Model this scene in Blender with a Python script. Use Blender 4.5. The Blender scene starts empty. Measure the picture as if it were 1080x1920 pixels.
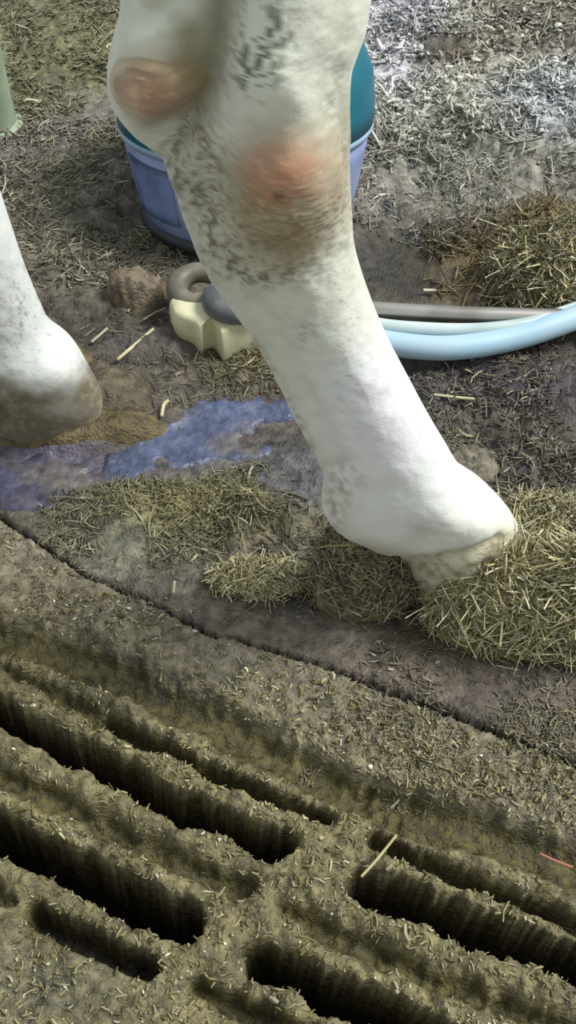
import bpy, math
import numpy as np
from mathutils import Vector

rng = np.random.default_rng(7)
SC = bpy.context.scene
COL = SC.collection
# ------------------------------------------------------------------ camera maths (build units; K turns them into metres)
K = 0.85
H = 0.85; P = math.radians(50); F = 2000.0
FWD = np.array([0, math.cos(P), -math.sin(P)]); UP = np.array([0, math.sin(P), math.cos(P)]); RT = np.array([1.0, 0, 0])
CAM = np.array([0, 0, H])

def ray(u, v):
    return FWD + (u-540)/F*RT - (v-960)/F*UP
def atY(u, v, Y):
    d = ray(u, v); return CAM + d*(Y/d[1])
def atZ(u, v, z=0.0):
    d = ray(u, v); return CAM + d*((z-H)/d[2])
def proj(p):
    q = np.asarray(p) - CAM
    w = q @ FWD
    w = np.where(np.abs(w) < 1e-4, 1e-4, w)
    return 540+F*(q @ RT)/w, 960-F*(q @ UP)/w, w

def lin(r, g, b):
    f = lambda c: (c/255/12.92) if c/255 <= .04045 else ((c/255+.055)/1.055)**2.4
    return np.array([f(r), f(g), f(b)])

# ------------------------------------------------------------------ noise
def vnoise(x, y, seed):
    xi = np.floor(x).astype(np.int64); yi = np.floor(y).astype(np.int64)
    xf = x-xi; yf = y-yi
    sx = xf*xf*xf*(xf*(xf*6-15)+10); sy = yf*yf*yf*(yf*(yf*6-15)+10)
    def h(a, b):
        n = (a*374761393 + b*668265263 + seed*1442695041) & 0x7fffffff
        n = ((n ^ (n >> 13))*1274126177) & 0x7fffffff
        n = (n ^ (n >> 16)) & 0xffffff
        return n/float(0xffffff)*2-1
    a = h(xi, yi); b = h(xi+1, yi); c = h(xi, yi+1); d = h(xi+1, yi+1)
    return (a*(1-sx)+b*sx)*(1-sy)+(c*(1-sx)+d*sx)*sy
def fbm(x, y, scale, octs=4, seed=1, gain=.5):
    t = 0; a = 1.0; s = scale; tot = 0
    for o in range(octs):
        t = t + a*vnoise(x*s+o*13.7, y*s-o*7.3, seed+o*17); tot += a
        a *= gain; s *= 2.03
    return t/tot
def sstep(a, b, x):
    t = np.clip((x-a)/(b-a), 0, 1); return t*t*(3-2*t)

# ------------------------------------------------------------------ mesh + object helpers
def link(name, me, parent=None, mat=None, smooth=True):
    o = bpy.data.objects.new(name, me); COL.objects.link(o)
    if mat: me.materials.append(mat)
    if parent: o.parent = parent
    if smooth: me.polygons.foreach_set('use_smooth', [True]*len(me.polygons))
    return o
def mk(name, V, Fc, mat, parent=None, cols=None, smooth=True, origin=None):
    """V in build units, world frame; origin = build-unit origin of the object"""
    V = np.asarray(V, float)
    og = np.zeros(3) if origin is None else np.asarray(origin, float)
    me = bpy.data.meshes.new(name)
    W = (V-og)*K
    if isinstance(Fc, np.ndarray):
        n, k = Fc.shape
        me.vertices.add(len(W)); me.vertices.foreach_set('co', W.ravel())
        me.loops.add(n*k); me.loops.foreach_set('vertex_index', Fc.ravel().astype(np.int32))
        me.polygons.add(n); me.polygons.foreach_set('loop_start', np.arange(0, n*k, k, dtype=np.int32))
        me.polygons.foreach_set('loop_total', np.full(n, k, dtype=np.int32))
        me.update(calc_edges=True)
    else:
        me.from_pydata([tuple(w) for w in W], [], Fc)
    if cols is not None:
        at = me.color_attributes.new('tint', 'FLOAT_COLOR', 'POINT')
        c = np.ones((len(W), 4)); c[:, :3] = cols
        at.data.foreach_set('color', c.ravel())
    me.validate()
    o = link(name, me, None, mat, smooth)
    if parent is not None:
        o.parent = parent
        o.location = Vector(og*K)-parent.location
    else:
        o.location = Vector(og*K)
    return o
def tag(o, label=None, cat=None, group=None, kind=None):
    for k, val in (('label', label), ('category', cat), ('group', group), ('kind', kind)):
        if val: o[k] = val
    return o
def empty(name, loc, label, cat, group=None):
    o = bpy.data.objects.new(name, None); COL.objects.link(o); o.location = Vector(np.asarray(loc)*K)
    o.empty_display_size = .05
    return tag(o, label, cat, group)

# ------------------------------------------------------------------ materials
def mat_base(name):
    m = bpy.data.materials.new(name); m.use_nodes = True
    nt = m.node_tree; b = nt.nodes['Principled BSDF']
    return m, nt, b
def mat_tinted(name, rough=(.5, .9), nscale=120, namp=.35, bump=.4, bscale=300, spec=.5, bdist=.002, sss=0, sheen=0):
    """colour from the 'tint' attribute, broken up by procedural noise"""
    m, nt, b = mat_base(name); N = nt.nodes.new; L = nt.links.new
    a = N('ShaderNodeAttribute'); a.attribute_name = 'tint'
    tc = N('ShaderNodeTexCoord')
    n1 = N('ShaderNodeTexNoise'); n1.inputs['Scale'].default_value = nscale; n1.inputs['Detail'].default_value = 5
    L(tc.outputs['Object'], n1.inputs['Vector'])
    mr = N('ShaderNodeMapRange'); mr.inputs['From Min'].default_value = .3; mr.inputs['From Max'].default_value = .7
    mr.inputs['To Min'].default_value = 1-namp; mr.inputs['To Max'].default_value = 1+namp
    L(n1.outputs['Fac'], mr.inputs['Value'])
    vm = N('ShaderNodeVectorMath'); vm.operation = 'SCALE'
    L(a.outputs['Color'], vm.inputs[0]); L(mr.outputs['Result'], vm.inputs['Scale'])
    L(vm.outputs['Vector'], b.inputs['Base Color'])
    n2 = N('ShaderNodeTexNoise'); n2.inputs['Scale'].default_value = bscale; n2.inputs['Detail'].default_value = 4
    L(tc.outputs['Object'], n2.inputs['Vector'])
    bp = N('ShaderNodeBump'); bp.inputs['Strength'].default_value = bump; bp.inputs['Distance'].default_value = bdist
    L(n2.outputs['Fac'], bp.inputs['Height']); L(bp.outputs['Normal'], b.inputs['Normal'])
    r = N('ShaderNodeMapRange'); r.inputs['From Min'].default_value = .35; r.inputs['From Max'].default_value = .65
    r.inputs['To Min'].default_value = rough[0]; r.inputs['To Max'].default_value = rough[1]
    L(n1.outputs['Fac'], r.inputs['Value']); L(r.outputs['Result'], b.inputs['Roughness'])
    b.inputs['Specular IOR Level'].default_value = spec
    if sss:
        b.inputs['Subsurface Weight'].default_value = sss; b.inputs['Subsurface Scale'].default_value = .004
    if sheen:
        b.inputs['Sheen Weight'].default_value = sheen
    return m
def mat_plain(name, rgb, rough=.5, metal=0, var=.12, scale=40, bump=.1, rgb2=None, trans=0, spec=.5):
    m, nt, b = mat_base(name); N = nt.nodes.new; L = nt.links.new
    tc = N('ShaderNodeTexCoord'); n1 = N('ShaderNodeTexNoise'); n1.inputs['Scale'].default_value = scale; n1.inputs['Detail'].default_value = 4
    L(tc.outputs['Object'], n1.inputs['Vector'])
    cr = N('ShaderNodeValToRGB'); c = lin(*rgb); c2 = lin(*rgb2) if rgb2 is not None else c*(1-var*2)
    cr.color_ramp.elements[0].position = .38; cr.color_ramp.elements[1].position = .6
    cr.color_ramp.elements[0].color = (*c2, 1); cr.color_ramp.elements[1].color = (*c, 1)
    L(n1.outputs['Fac'], cr.inputs['Fac']); L(cr.outputs['Color'], b.inputs['Base Color'])
    bp = N('ShaderNodeBump'); bp.inputs['Strength'].default_value = bump; bp.inputs['Distance'].default_value = .002
    L(n1.outputs['Fac'], bp.inputs['Height']); L(bp.outputs['Normal'], b.inputs['Normal'])
    b.inputs['Roughness'].default_value = rough; b.inputs['Metallic'].default_value = metal
    b.inputs['Transmission Weight'].default_value = trans
    b.inputs['Specular IOR Level'].default_value = spec
    return m

M_mud = mat_tinted('wet_mud', rough=(.42, .85), nscale=110, namp=.55, bump=.9, bscale=330, bdist=.003, spec=.5)
M_slat = mat_tinted('slurry_coated_concrete', rough=(.38, .8), nscale=170, namp=.4, bump=1.0, bscale=380, bdist=.003, spec=.5)
M_straw = mat_tinted('straw_fibre', rough=(.45, .75), nscale=60, namp=.15, bump=.1, bscale=400, spec=.4)
M_clump = mat_tinted('matted_straw', rough=(.6, .9), nscale=200, namp=.4, bump=.8, bscale=400, bdist=.003)
M_hide = mat_tinted('cow_hide', rough=(.55, .8), nscale=90, namp=.05, bump=.25, bscale=420, bdist=.0012, spec=.3, sheen=.25)
M_hoof = mat_tinted('hoof_horn', rough=(.5, .8), nscale=160, namp=.3, bump=.6, bscale=260, bdist=.002)

# ------------------------------------------------------------------ floor description in (u,v of ground) => world-fixed maps
SEAM = [(-900, 590), (-400, 800), (0, 975), (80, 1025), (160, 1080), (270, 1125), (400, 1190), (520, 1222), (650, 1265), (800, 1325), (950, 1385), (1080, 1435), (1500, 1570), (2000, 1740)]
SEAMW = np.array([atZ(u, v)[:2] for u, v in SEAM])
def seam_y(x):
    return np.interp(x, SEAMW[:, 0], SEAMW[:, 1])

def polyd(x, y, pts):
    """distance to polyline (world xy)"""
    best = np.full(x.shape, 1e9)
    for (a, b) in zip(pts[:-1], pts[1:]):
        ab = b-a; t = np.clip(((x-a[0])*ab[0]+(y-a[1])*ab[1])/(ab @ ab), 0, 1)
        d = np.hypot(x-a[0]-t*ab[0], y-a[1]-t*ab[1]); best = np.minimum(best, d)
    return best
def W(pts):
    return [atZ(u, v)[:2] for u, v in pts]
# (polyline, half width, depth, edge softness)
SLOTS = [
    (W([(-260, 1195), (-100, 1278), (75, 1368), (300, 1486), (420, 1538), (520, 1576)]), .0100, .16, .007),
    (W([(-300, 1400), (-120, 1495), (0, 1556), (100, 1606), (200, 1652), (350, 1722)]), .0125, .16, .007),
    (W([(690, 1655), (840, 1710), (1040, 1782), (1180, 1830), (1400, 1905)]), .0118, .16, .007),
    (W([(495, 1797), (600, 1842), (720, 1892), (860, 1955), (1100, 2060)]), .0100, .16, .007),
    (W([(-200, 1140), (0, 1236), (100, 1290), (180, 1330)]), .0045, .016, .009),
    (W([(200, 1340), (270, 1378), (400, 1436), (520, 1488), (615, 1524)]), .0042, .032, .008),
    (W([(-200, 1345), (0, 1443), (120, 1500), (230, 1558), (330, 1606), (450, 1656)]), .0065, .018, .012),
    (W([(715, 1566), (840, 1622), (940, 1664), (1040, 1702), (1200, 1762)]), .0045, .032, .008),
    (W([(530, 1692), (640, 1748), (800, 1822), (960, 1882), (1120, 1940)]), .0065, .019, .012),
    (W([(60, 1704), (120, 1740), (200, 1778), (280, 1806)]), .0062, .045, .007),
    (W([(-260, 1560), (-100, 1630), (10, 1684)]), .006, .015, .008),
    (W([(372, 1842), (430, 1876), (540, 1912), (680, 1975)]), .0045, .025, .008),
    (W([(-100, 1150), (0, 1182), (110, 1212), (220, 1262), (350, 1322), (480, 1390), (640, 1470)]), .0135, .017, .016),
    (W([(705, 1492), (800, 1520), (950, 1572), (1080, 1620), (1250, 1690)]), .0135, .017, .016),
]
def slat_height(x, y):
    wob = fbm(x, y, 30, 3, 5)*.0062+fbm(x, y, 110, 3, 9)*.0036
    z = fbm(x, y, 9, 3, 21)*.003+fbm(x, y, 55, 3, 31)*.0050+np.maximum(fbm(x, y, 150, 3, 41), 0)*.0070
    dep = np.zeros(x.shape)
    for pts, w, d, e in SLOTS:
        dd = polyd(x, y, [np.array(p) for p in pts])+wob
        dep = np.maximum(dep, d*(1-sstep(w-e*.35, w+e*.75, dd))**(1.0 if d > .1 else 1.3))
        z = z - .008*(1-sstep(w, w+.021, dd))**1.5        # shoulders are worn round
    # rise between slots is slightly crowned with crumbs
    return z-dep, dep
def mud_height(x, y):
    u, v, _ = proj(np.stack([x, y, np.zeros_like(x)], -1))
    def blob(cu, cv, ru, rv, rot=0):
        a = math.radians(rot); du = u-cu; dv = v-cv
        p = (du*math.cos(a)+dv*math.sin(a))/ru; q = (-du*math.sin(a)+dv*math.cos(a))/rv
        return np.exp(-(p*p+q*q))
    rough = .35+.9*blob(950, 250, 420, 330)+.8*blob(100, 330, 260, 380)+.8*blob(960, 800, 230, 160)+.8*blob(480, 980, 250, 60)+.5*blob(500, 690, 150, 50)
    smooth = np.clip(blob(330, 830, 290, 75, -12)*1.5+blob(80, 900, 230, 50)*1.2+blob(560, 1170, 260, 50, 18)*1.1+blob(790, 1290, 180, 80)*.9+blob(110, 265, 150, 60, -20)*.9+blob(760, 520, 100, 60)*1.0, 0, .88)
    rough = rough*(1-smooth)
    z = fbm(x, y, 5, 3, 3)*.010
    z = z + rough*(fbm(x, y, 24, 4, 8)*.014+np.abs(fbm(x, y, 60, 3, 12))*.010+np.maximum(fbm(x, y, 130, 2, 14), 0)*.007)
    z = z + .05*blob(1080, 90, 200, 120)+.035*blob(820, 40, 90, 90)+.05*blob(1030, 490, 130, 70)+.018*blob(130, 450, 130, 90)
    z = z + .015*blob(480, 960, 230, 40, 4)
    # slab lip under the far foot
    lip = W([(0, 836), (60, 838), (120, 846), (180, 838), (260, 815), (330, 785)])
    d = polyd(x, y, [np.array(p) for p in lip])
    z = z + .012*(1-sstep(.004, .018, d))
    # hollow where slurry film stands
    z = z - .006*blob(350, 830, 220, 50, -14)
    # seam
    return z
def mud_cols(x, y, n_xy):
    u, v, _ = proj(np.stack([x, y, np.zeros_like(x)], -1))
    def blob(cu, cv, ru, rv, rot=0, a=1.0):
        r = math.radians(rot); du = u-cu+n_xy[0]*45; dv = v-cv+n_xy[1]*35
        p = (du*math.cos(r)+dv*math.sin(r))/ru; q = (-du*math.sin(r)+dv*math.cos(r))/rv
        return (a*np.exp(-(p*p+q*q)**1.5))[..., None]
    c = np.broadcast_to(lin(96, 90, 80), x.shape+(3,)).copy()
    def mix(m, col):
        nonlocal c
        m = np.clip(m, 0, 1); c = c*(1-m)+lin(*col)*m
    f = fbm(x, y, 14, 4, 77)[..., None]; g = fbm(x, y, 60, 4, 78, .75)[..., None]
    mix(blob(120, 120, 260, 200, 0, .9), (112, 112, 84))
    mix(blob(90, 260, 200, 60, -20, .85), (128, 120, 122))
    mix(blob(160, 400, 190, 120, 0, .8), (120, 118, 104))
    mix(blob(880, 120, 330, 190, 0, .95), (192, 190, 178))
    mix(blob(760, 60, 100, 130, 0, .95), (205, 205, 212))
    mix(blob(1050, 210, 130, 60, 0, .9), (195, 200, 205))
    mix(blob(1010, 60, 100, 80, 0, .8), (88, 76, 58))
    mix(blob(840, 115, 80, 40, 10, .9), (84, 74, 54))
    mix(blob(880, 330, 260, 100, 0, .85), (134, 132, 122))
    mix(blob(750, 510, 150, 75, 0, .95), (50, 49, 42))  # shading behind the near leg painted into the mud colour
    mix(blob(1000, 520, 170, 80, 0, .8), (128, 110, 76))
    mix(blob(250, 640, 230, 90, 0, .8), (70, 65, 56))
    mix(blob(500, 670, 110, 55, 0, .8), (96, 90, 62))
    mix(blob(930, 720, 220, 60, 0, .85), (66, 61, 70))
    mix(blob(760, 800, 90, 60, 0, .8), (78, 78, 84))
    mix(blob(980, 870, 200, 110, 0, .75), (80, 76, 72))
    mix(blob(90, 890, 240, 60, 4, .95), (92, 88, 104))
    mix(blob(40, 930, 80, 26, 0, .8), (48, 52, 58))
    mix(blob(330, 900, 230, 50, -12, .5), (78, 80, 88))
    mix(blob(330, 960, 260, 60, 0, .85), (112, 108, 76))
    mix(blob(560, 900, 60, 60, 0, .8), (72, 74, 78))
    mix(blob(200, 1030, 240, 50, 15, .8), (112, 112, 96))
    mix(blob(600, 1130, 150, 40, 5, .8), (70, 64, 48))
    mix(blob(520, 1170, 230, 40, 15, .8), (104, 98, 88))
    mix(blob(860, 1190, 190, 40, 5, .8), (66, 58, 44))
    mix(blob(780, 1290, 220, 80, 0, .85), (106, 97, 86))
    mix(blob(1000, 1290, 110, 110, 0, .6), (96, 88, 82))
    mix(blob(880, 1430, 240, 60, 10, .8), (100, 94, 74))
    c = c*(1+.40*f+.75*g)
    sat = c.mean(-1, keepdims=True); c = sat+(c-sat)*1.15
    return np.clip(c*.88, .01, .95)

def grid_mesh(name, x0, x1, y0, y1, step, keep, hfun, cfun, mat, skirt=None):
    xs = np.arange(x0, x1+1e-6, step); ys = np.arange(y0, y1+1e-6, step)
    X, Y = np.meshgrid(xs, ys)
    # snap the row nearest the seam onto it so both sides share one clean edge
    sy = seam_y(X)+fbm(X, Y*0, 40, 3, 55)*.0025
    kp = keep(X, Y, sy)
    snap = np.abs(Y-sy) <= step*.5
    Y = np.where(snap, sy+(.0022 if keep(0, 1, 0) else -.0022), Y)
    Z, C = hfun(X, Y), None
    C = cfun(X, Y, Z)
    Z = np.where(snap, Z-.035, Z)        # the joint: both sides drop into it
    nx, ny = len(xs), len(ys)
    idx = np.arange(nx*ny).reshape(ny, nx)
    q = np.stack([idx[:-1, :-1], idx[:-1, 1:], idx[1:, 1:], idx[1:, :-1]], -1)
    k = kp | snap
    fk = k[:-1, :-1] & k[:-1, 1:] & k[1:, 1:] & k[1:, :-1]
    q = q[fk]
    used = np.unique(q); rem = np.full(nx*ny, -1); rem[used] = np.arange(len(used))
    V = np.stack([X.ravel(), Y.ravel(), Z.ravel()], -1)[used]
    o = mk(name, V, rem[q], mat, cols=C.reshape(-1, 3)[used])
    return o

def slat_cols(X, Y, Z):
    u, v, _ = proj(np.stack([X, Y, np.zeros_like(X)], -1))
    f = fbm(X, Y, 12, 4, 177)[..., None]; g = fbm(X, Y, 95, 3, 178, .8)[..., None]
    c = np.broadcast_to(lin(112, 105, 74), X.shape+(3,)).copy()
    # drier grey concrete nearer the joint; slab at near left
    m = (1-sstep(0, .16, seam_y(X)-Y))[..., None]*.85
    c = c*(1-m)+lin(112, 105, 90)*m
    m = (np.exp(-(((u-60)/190)**2+((v-1850)/90)**2)))[..., None]*.9
    c = c*(1-m)+lin(104, 100, 80)*m
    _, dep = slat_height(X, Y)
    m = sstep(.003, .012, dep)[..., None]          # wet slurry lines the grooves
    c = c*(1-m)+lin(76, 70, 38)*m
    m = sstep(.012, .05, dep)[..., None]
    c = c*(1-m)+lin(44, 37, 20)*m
    return np.clip(c*(1+.35*f+.8*g), .004, .9)

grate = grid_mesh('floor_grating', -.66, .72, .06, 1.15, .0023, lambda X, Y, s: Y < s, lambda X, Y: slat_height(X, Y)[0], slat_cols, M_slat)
tag(grate, 'slotted concrete floor panel coated in olive slurry, nearest the camera', 'slatted floor', kind='structure')
def mudc(X, Y, Z):
    return mud_cols(X, Y, (fbm(X, Y, 10, 3, 61), fbm(X, Y, 10, 3, 62)))
floor = grid_mesh('floor', -2.0, 2.2, .36, 3.1, .0046, lambda X, Y, s: Y > s, mud_height, mudc, M_mud)
tag(floor, 'solid barn floor under trampled grey brown mud and dung beyond the slatted panel', 'floor', kind='structure')
# channel beneath the slots
m_under = mat_plain('dark_slurry', (24, 20, 13), rough=.8, var=.2, scale=20)
V = [(-1.2, -.3, -.20), (1.3, -.3, -.20), (1.3, 1.6, -.20), (-1.2, 1.6, -.20)]
o = mk('floor_channel', V, [(0, 1, 2, 3)], m_under); tag(o, 'dark liquid slurry channel under the slatted floor', 'slurry channel', kind='structure')

def ground(x, y):
    x = np.asarray(x, float); y = np.asarray(y, float)
    return np.where(y < seam_y(x), slat_height(x, y)[0], mud_height(x, y))

# ------------------------------------------------------------------ strands
def strands(P0, D, Ln, R, bend, n=4, sag=0.0):
    """P0 centre points (N,3), D unit dirs, Ln lengths, R radii. returns verts, faces"""
    N = len(P0)
    t = np.linspace(-.5, .5, n)
    side = np.cross(D, np.array([0, 0, 1.0])); side /= np.linalg.norm(side, axis=1)[:, None]+1e-9
    upv = np.cross(side, D)
    ang = rng.uniform(0, 2*np.pi, N)
    bd = side*np.cos(ang)[:, None]+upv*np.sin(ang)[:, None]*.6
    C = P0[:, None]+D[:, None]*(t[None, :, None]*Ln[:, None, None])+bd[:, None]*((t**2-.08)[None, :, None]*(bend*Ln)[:, None, None])
    kk = 3
    V = []
    for j in range(kk):
        a = 2*np.pi*j/kk
        off = side*math.cos(a)+upv*math.sin(a)
        tap = (1-.3*np.abs(2*t)**3)
        V.append(C+off[:, None]*(R[:, None]*tap[None])[:, :, None])
    V = np.stack(V, 2)              # N,n,3,3
    base = (np.arange(N)*n*kk)[:, None, None]
    i = np.arange(n-1)[None, :, None]; j = np.arange(kk)[None, None, :]
    a = base+i*kk+j; b = base+i*kk+(j+1) % kk; c = b+kk; d = a+kk
    Fq = np.stack([a, b, c, d], -1).reshape(-1, 4)
    return V.reshape(-1, 3), Fq, n*kk

def pick_cols(N, pal, w=None, jit=.18):
    pal = np.array([lin(*p) for p in pal]); k = rng.choice(len(pal), N, p=w)
    return np.clip(pal[k]*(1+rng.normal(0, jit, (N, 1))), .01, .95)

PAL_W = [(206, 206, 190), (176, 178, 160), (140, 140, 122), (112, 106, 84), (186, 186, 188)]
PAL_OLD = [(150, 148, 116), (128, 122, 96), (102, 96, 74), (178, 176, 150)]
PAL_OLV = [(128, 120, 78), (108, 102, 60), (150, 146, 108), (176, 172, 138)]  # palest tint also stands in for wet glints
PAL_STR = [(212, 206, 164), (196, 188, 142), (170, 162, 118), (226, 222, 188), (136, 128, 90)]
PAL_BRN = [(146, 134, 100), (128, 116, 84), (102, 92, 66), (184, 174, 142)]

def litter(name, label, regions, mat=M_straw):
    """regions: (cu,cv,ru,rv,count,palette,len,rad,tilt)"""
    VV, FF, CC = [], [], []; off = 0
    for cu, cv, ru, rv, cnt, pal, ln, rd, tilt in regions:
        cnt = int(cnt*1.9); ln *= .78; rd *= .56
        u = cu+rng.uniform(-1, 1, cnt)*ru; v = cv+rng.uniform(-1, 1, cnt)*rv
        G = np.array([atZ(a, b) for a, b in zip(u, v)])
        keep = fbm(G[:, 0], G[:, 1], 18, 3, 91)+rng.uniform(-.45, .35, cnt) > -.12
        ru2 = ((u-cu)/ru)**2+((v-cv)/rv)**2 < 1.15
        G = G[keep & ru2]; n = len(G)
        G[:, 2] = ground(G[:, 0], G[:, 1])
        th = rng.uniform(0, 2*np.pi, n); el = rng.normal(0, tilt, n)
        D = np.stack([np.cos(th)*np.cos(el), np.sin(th)*np.cos(el), np.sin(el)], -1)
        Ln = ln*np.exp(rng.normal(0, .45, n)); R = rd*np.exp(rng.normal(0, .33, n))
        P0 = G+np.array([0, 0, 1])*(R*.8+np.abs(np.sin(el))*Ln*.3)[:, None]
        V_, F_, k = strands(P0, D, Ln, R, rng.uniform(.1, .8, n))
        VV.append(V_); FF.append(F_+off); off += len(V_)
        own = pick_cols(n, pal, jit=.3); base = mudc(G[:, 0], G[:, 1], None)*1.25; f = rng.uniform(.1, .95, (n, 1))**.8
        CC.append(np.repeat(np.clip(own*(1-f)+base*f, .01, .95), k, 0))
    o = mk(name, np.concatenate(VV), np.concatenate(FF), mat, cols=np.concatenate(CC))
    return tag(o, label, 'bedding litter', kind='stuff')

litter('pale_chaff', 'pale whitish chaff and lime crumbs strewn over the far right floor', [
    (900, 130, 330, 210, 5200, PAL_W, .022, .0022, .35),
    (760, 130, 110, 170, 1800, PAL_W, .020, .0026, .35),
    (1050, 205, 120, 60, 900, [(214, 216, 214), (190, 194, 190)], .024, .0028, .2),
    (880, 340, 260, 130, 2400, PAL_W, .020, .0015, .3),
    (900, 120, 260, 150, 2600, PAL_W[:2]+[(222, 222, 212)], .013, .0040, .5),
    (740, 90, 90, 140, 900, [(222, 222, 222), (200, 200, 206)], .013, .0042, .5),
    (960, 100, 700, 260, 1500, PAL_W, .030, .002, .3)])
litter('trampled_straw', 'grey olive trampled straw on the far left floor behind the legs', [
    (120, 110, 240, 170, 3800, PAL_OLD, .020, .0019, .3),
    (150, 400, 220, 150, 3400, PAL_OLD+[(196, 194, 180)], .020, .0015, .3),
    (240, 640, 280, 130, 700, PAL_OLD, .018, .0011, .2),
    (-300, 300, 400, 400, 2200, PAL_OLD, .020, .0018, .3)])
litter('brown_straw', 'brown straw stems on the floor just behind the steel pipes', [
    (985, 500, 190, 95, 3000, PAL_BRN, .026, .0015, .45),
    (1060, 480, 90, 90, 1300, PAL_BRN+PAL_STR, .03, .0016, .5),
    (500, 680, 130, 60, 500, PAL_OLV, .014, .0012, .3)])
litter('dung_crumbs', 'crumbly dung and straw bits in front of the pale hose on the right', [
    (960, 800, 230, 170, 2700, PAL_OLD+[(90, 84, 78)], .015, .0014, .3),
    (850, 880, 70, 70, 500, PAL_OLD, .016, .0015, .3),
    (930, 1290, 260, 130, 1100, PAL_OLD, .008, .0013, .25),
    (860, 1410, 300, 90, 1500, PAL_OLV, .007, .0013, .25)])
litter('olive_straw', 'olive straw matted on the mud left of the near hoof', [
    (300, 985, 220, 70, 1800, PAL_OLV+PAL_OLD, .018, .0011, .35),
    (510, 960, 150, 90, 1800, PAL_OLD+[(110, 104, 72)], .018, .0011, .35),
    (640, 1090, 120, 45, 700, PAL_OLV, .016, .0012, .4),
    (330, 1100, 330, 70, 500, PAL_OLD, .006, .0012, .2)])
def on_slats(cnt, pal, ln, rd):
    x = rng.uniform(-.5, .62, cnt*3); y = rng.uniform(.1, .75, cnt*3)
    z, dep = slat_height(x, y)
    k = (y < seam_y(x)-.005) & (dep < .004) & (fbm(x, y, 22, 3, 201)+rng.uniform(-.5, .4, cnt*3) > -.1)
    x, y, z = x[k][:cnt], y[k][:cnt], z[k][:cnt]; n = len(x)
    th = rng.uniform(0, 2*np.pi, n); el = rng.normal(0, .25, n)
    D = np.stack([np.cos(th)*np.cos(el), np.sin(th)*np.cos(el), np.sin(el)], -1)
    Ln = ln*np.exp(rng.normal(0, .5, n)); R = rd*np.exp(rng.normal(0, .35, n))
    V_, F_, kk = strands(np.stack([x, y, z+R*.6], -1), D, Ln, R, rng.uniform(.1, .7, n), n=3)
    return V_, F_, np.repeat(pick_cols(n, pal, jit=.22), kk, 0)
a = on_slats(16000, [(118, 110, 70), (98, 92, 54), (138, 132, 96), (150, 146, 116)], .0042, .0009)
b = on_slats(1600, [(196, 192, 166), (178, 172, 138)], .0030, .0009)  # pale fragments, partly chaff, partly wet glints put in as colour
o = mk('slurry_crumbs', np.concatenate([a[0], b[0]]), np.concatenate([a[1], b[1]+len(a[0])]), M_straw, cols=np.concatenate([a[2], b[2]]))
tag(o, 'olive crumbs and chaff, with wet glints coloured in as pale flecks, stuck along the ridges of the slatted floor', 'crumbs', kind='stuff')

# ------------------------------------------------------------------ straw clumps
def clump(name, label, cu, cv, rx, ry, h, n, pal, base, ln=.035, rad=.0011, z0=None, rot=0., cat='straw clump', group=None, el_s=.35, center=None):
    c = atZ(cu, cv, 0) if center is None else np.asarray(center, float)
    gx = np.linspace(-1, 1, 44); X, Y = np.meshgrid(gx, gx)
    # square grid -> disc
    r = np.maximum(np.abs(X), np.abs(Y)); rr = np.hypot(X, Y)+1e-9; X = X*r/rr; Y = Y*r/rr
    ca, sa = math.cos(rot), math.sin(rot)
    R_ = np.hypot(X, Y)
    wx = c[0]+(X*rx*ca-Y*ry*sa)*(1+.1*fbm(X, Y, 2.5, 3, 5)); wy = c[1]+(X*rx*sa+Y*ry*ca)*(1+.1*fbm(X, Y, 2.5, 3, 6))
    g = ground(wx, wy)
    prof = np.sqrt(np.clip(1-R_**2, 0, 1))**.9
    z = g-.006+h*prof*(1+.25*fbm(wx, wy, 18, 3, 71))+prof*(.004*fbm(wx, wy, 90, 3, 73))+.002
    idx = np.arange(44*44).reshape(44, 44)
    q = np.stack([idx[:-1, :-1], idx[:-1, 1:], idx[1:, 1:], idx[1:, :-1]], -1).reshape(-1, 4)
    V0 = np.stack([wx.ravel(), wy.ravel(), z.ravel()], -1)
    C0 = np.clip(lin(*base)*(1+.4*fbm(wx, wy, 50, 3, 75).ravel()[:, None]), .005, .9)
    # strands on dome
    a = rng.uniform(0, 2*np.pi, n); r2 = np.sqrt(rng.uniform(0, 1, n))*1.02
    px, py = r2*np.cos(a), r2*np.sin(a)
    sx = c[0]+px*rx*ca-py*ry*sa; sy_ = c[1]+px*rx*sa+py*ry*ca
    pr = np.sqrt(np.clip(1-np.minimum(r2, 1)**2, 0, 1))**.9
    sz = ground(sx, sy_)-.004+h*pr*(1+.25*fbm(sx, sy_, 18, 3, 71))
    nrm = np.stack([px/rx*h, py/ry*h, np.ones(n)*.6], -1); nrm /= np.linalg.norm(nrm, axis=1)[:, None]
    D = rng.normal(0, 1, (n, 3)); D -= nrm*(D*nrm).sum(1)[:, None]*(1-el_s); D /= np.linalg.norm(D, axis=1)[:, None]
    Ln = ln*np.exp(rng.normal(0, .45, n)); Rr = rad*np.exp(rng.normal(0, .3, n))
    V_, F_, kk = strands(np.stack([sx, sy_, sz], -1)+nrm*rng.uniform(0, .004, (n, 1)), D, Ln, Rr, rng.uniform(.2, 1.1, n), n=5)
    CC = np.repeat(pick_cols(n, pal), kk, 0)
    og = np.array([c[0], c[1], 0])
    o = mk(name, np.concatenate([V0, V_]), np.concatenate([q, F_+len(V0)]), M_clump, cols=np.concatenate([C0, CC]), origin=og)
    return tag(o, label, cat, group, 'stuff')

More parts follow.
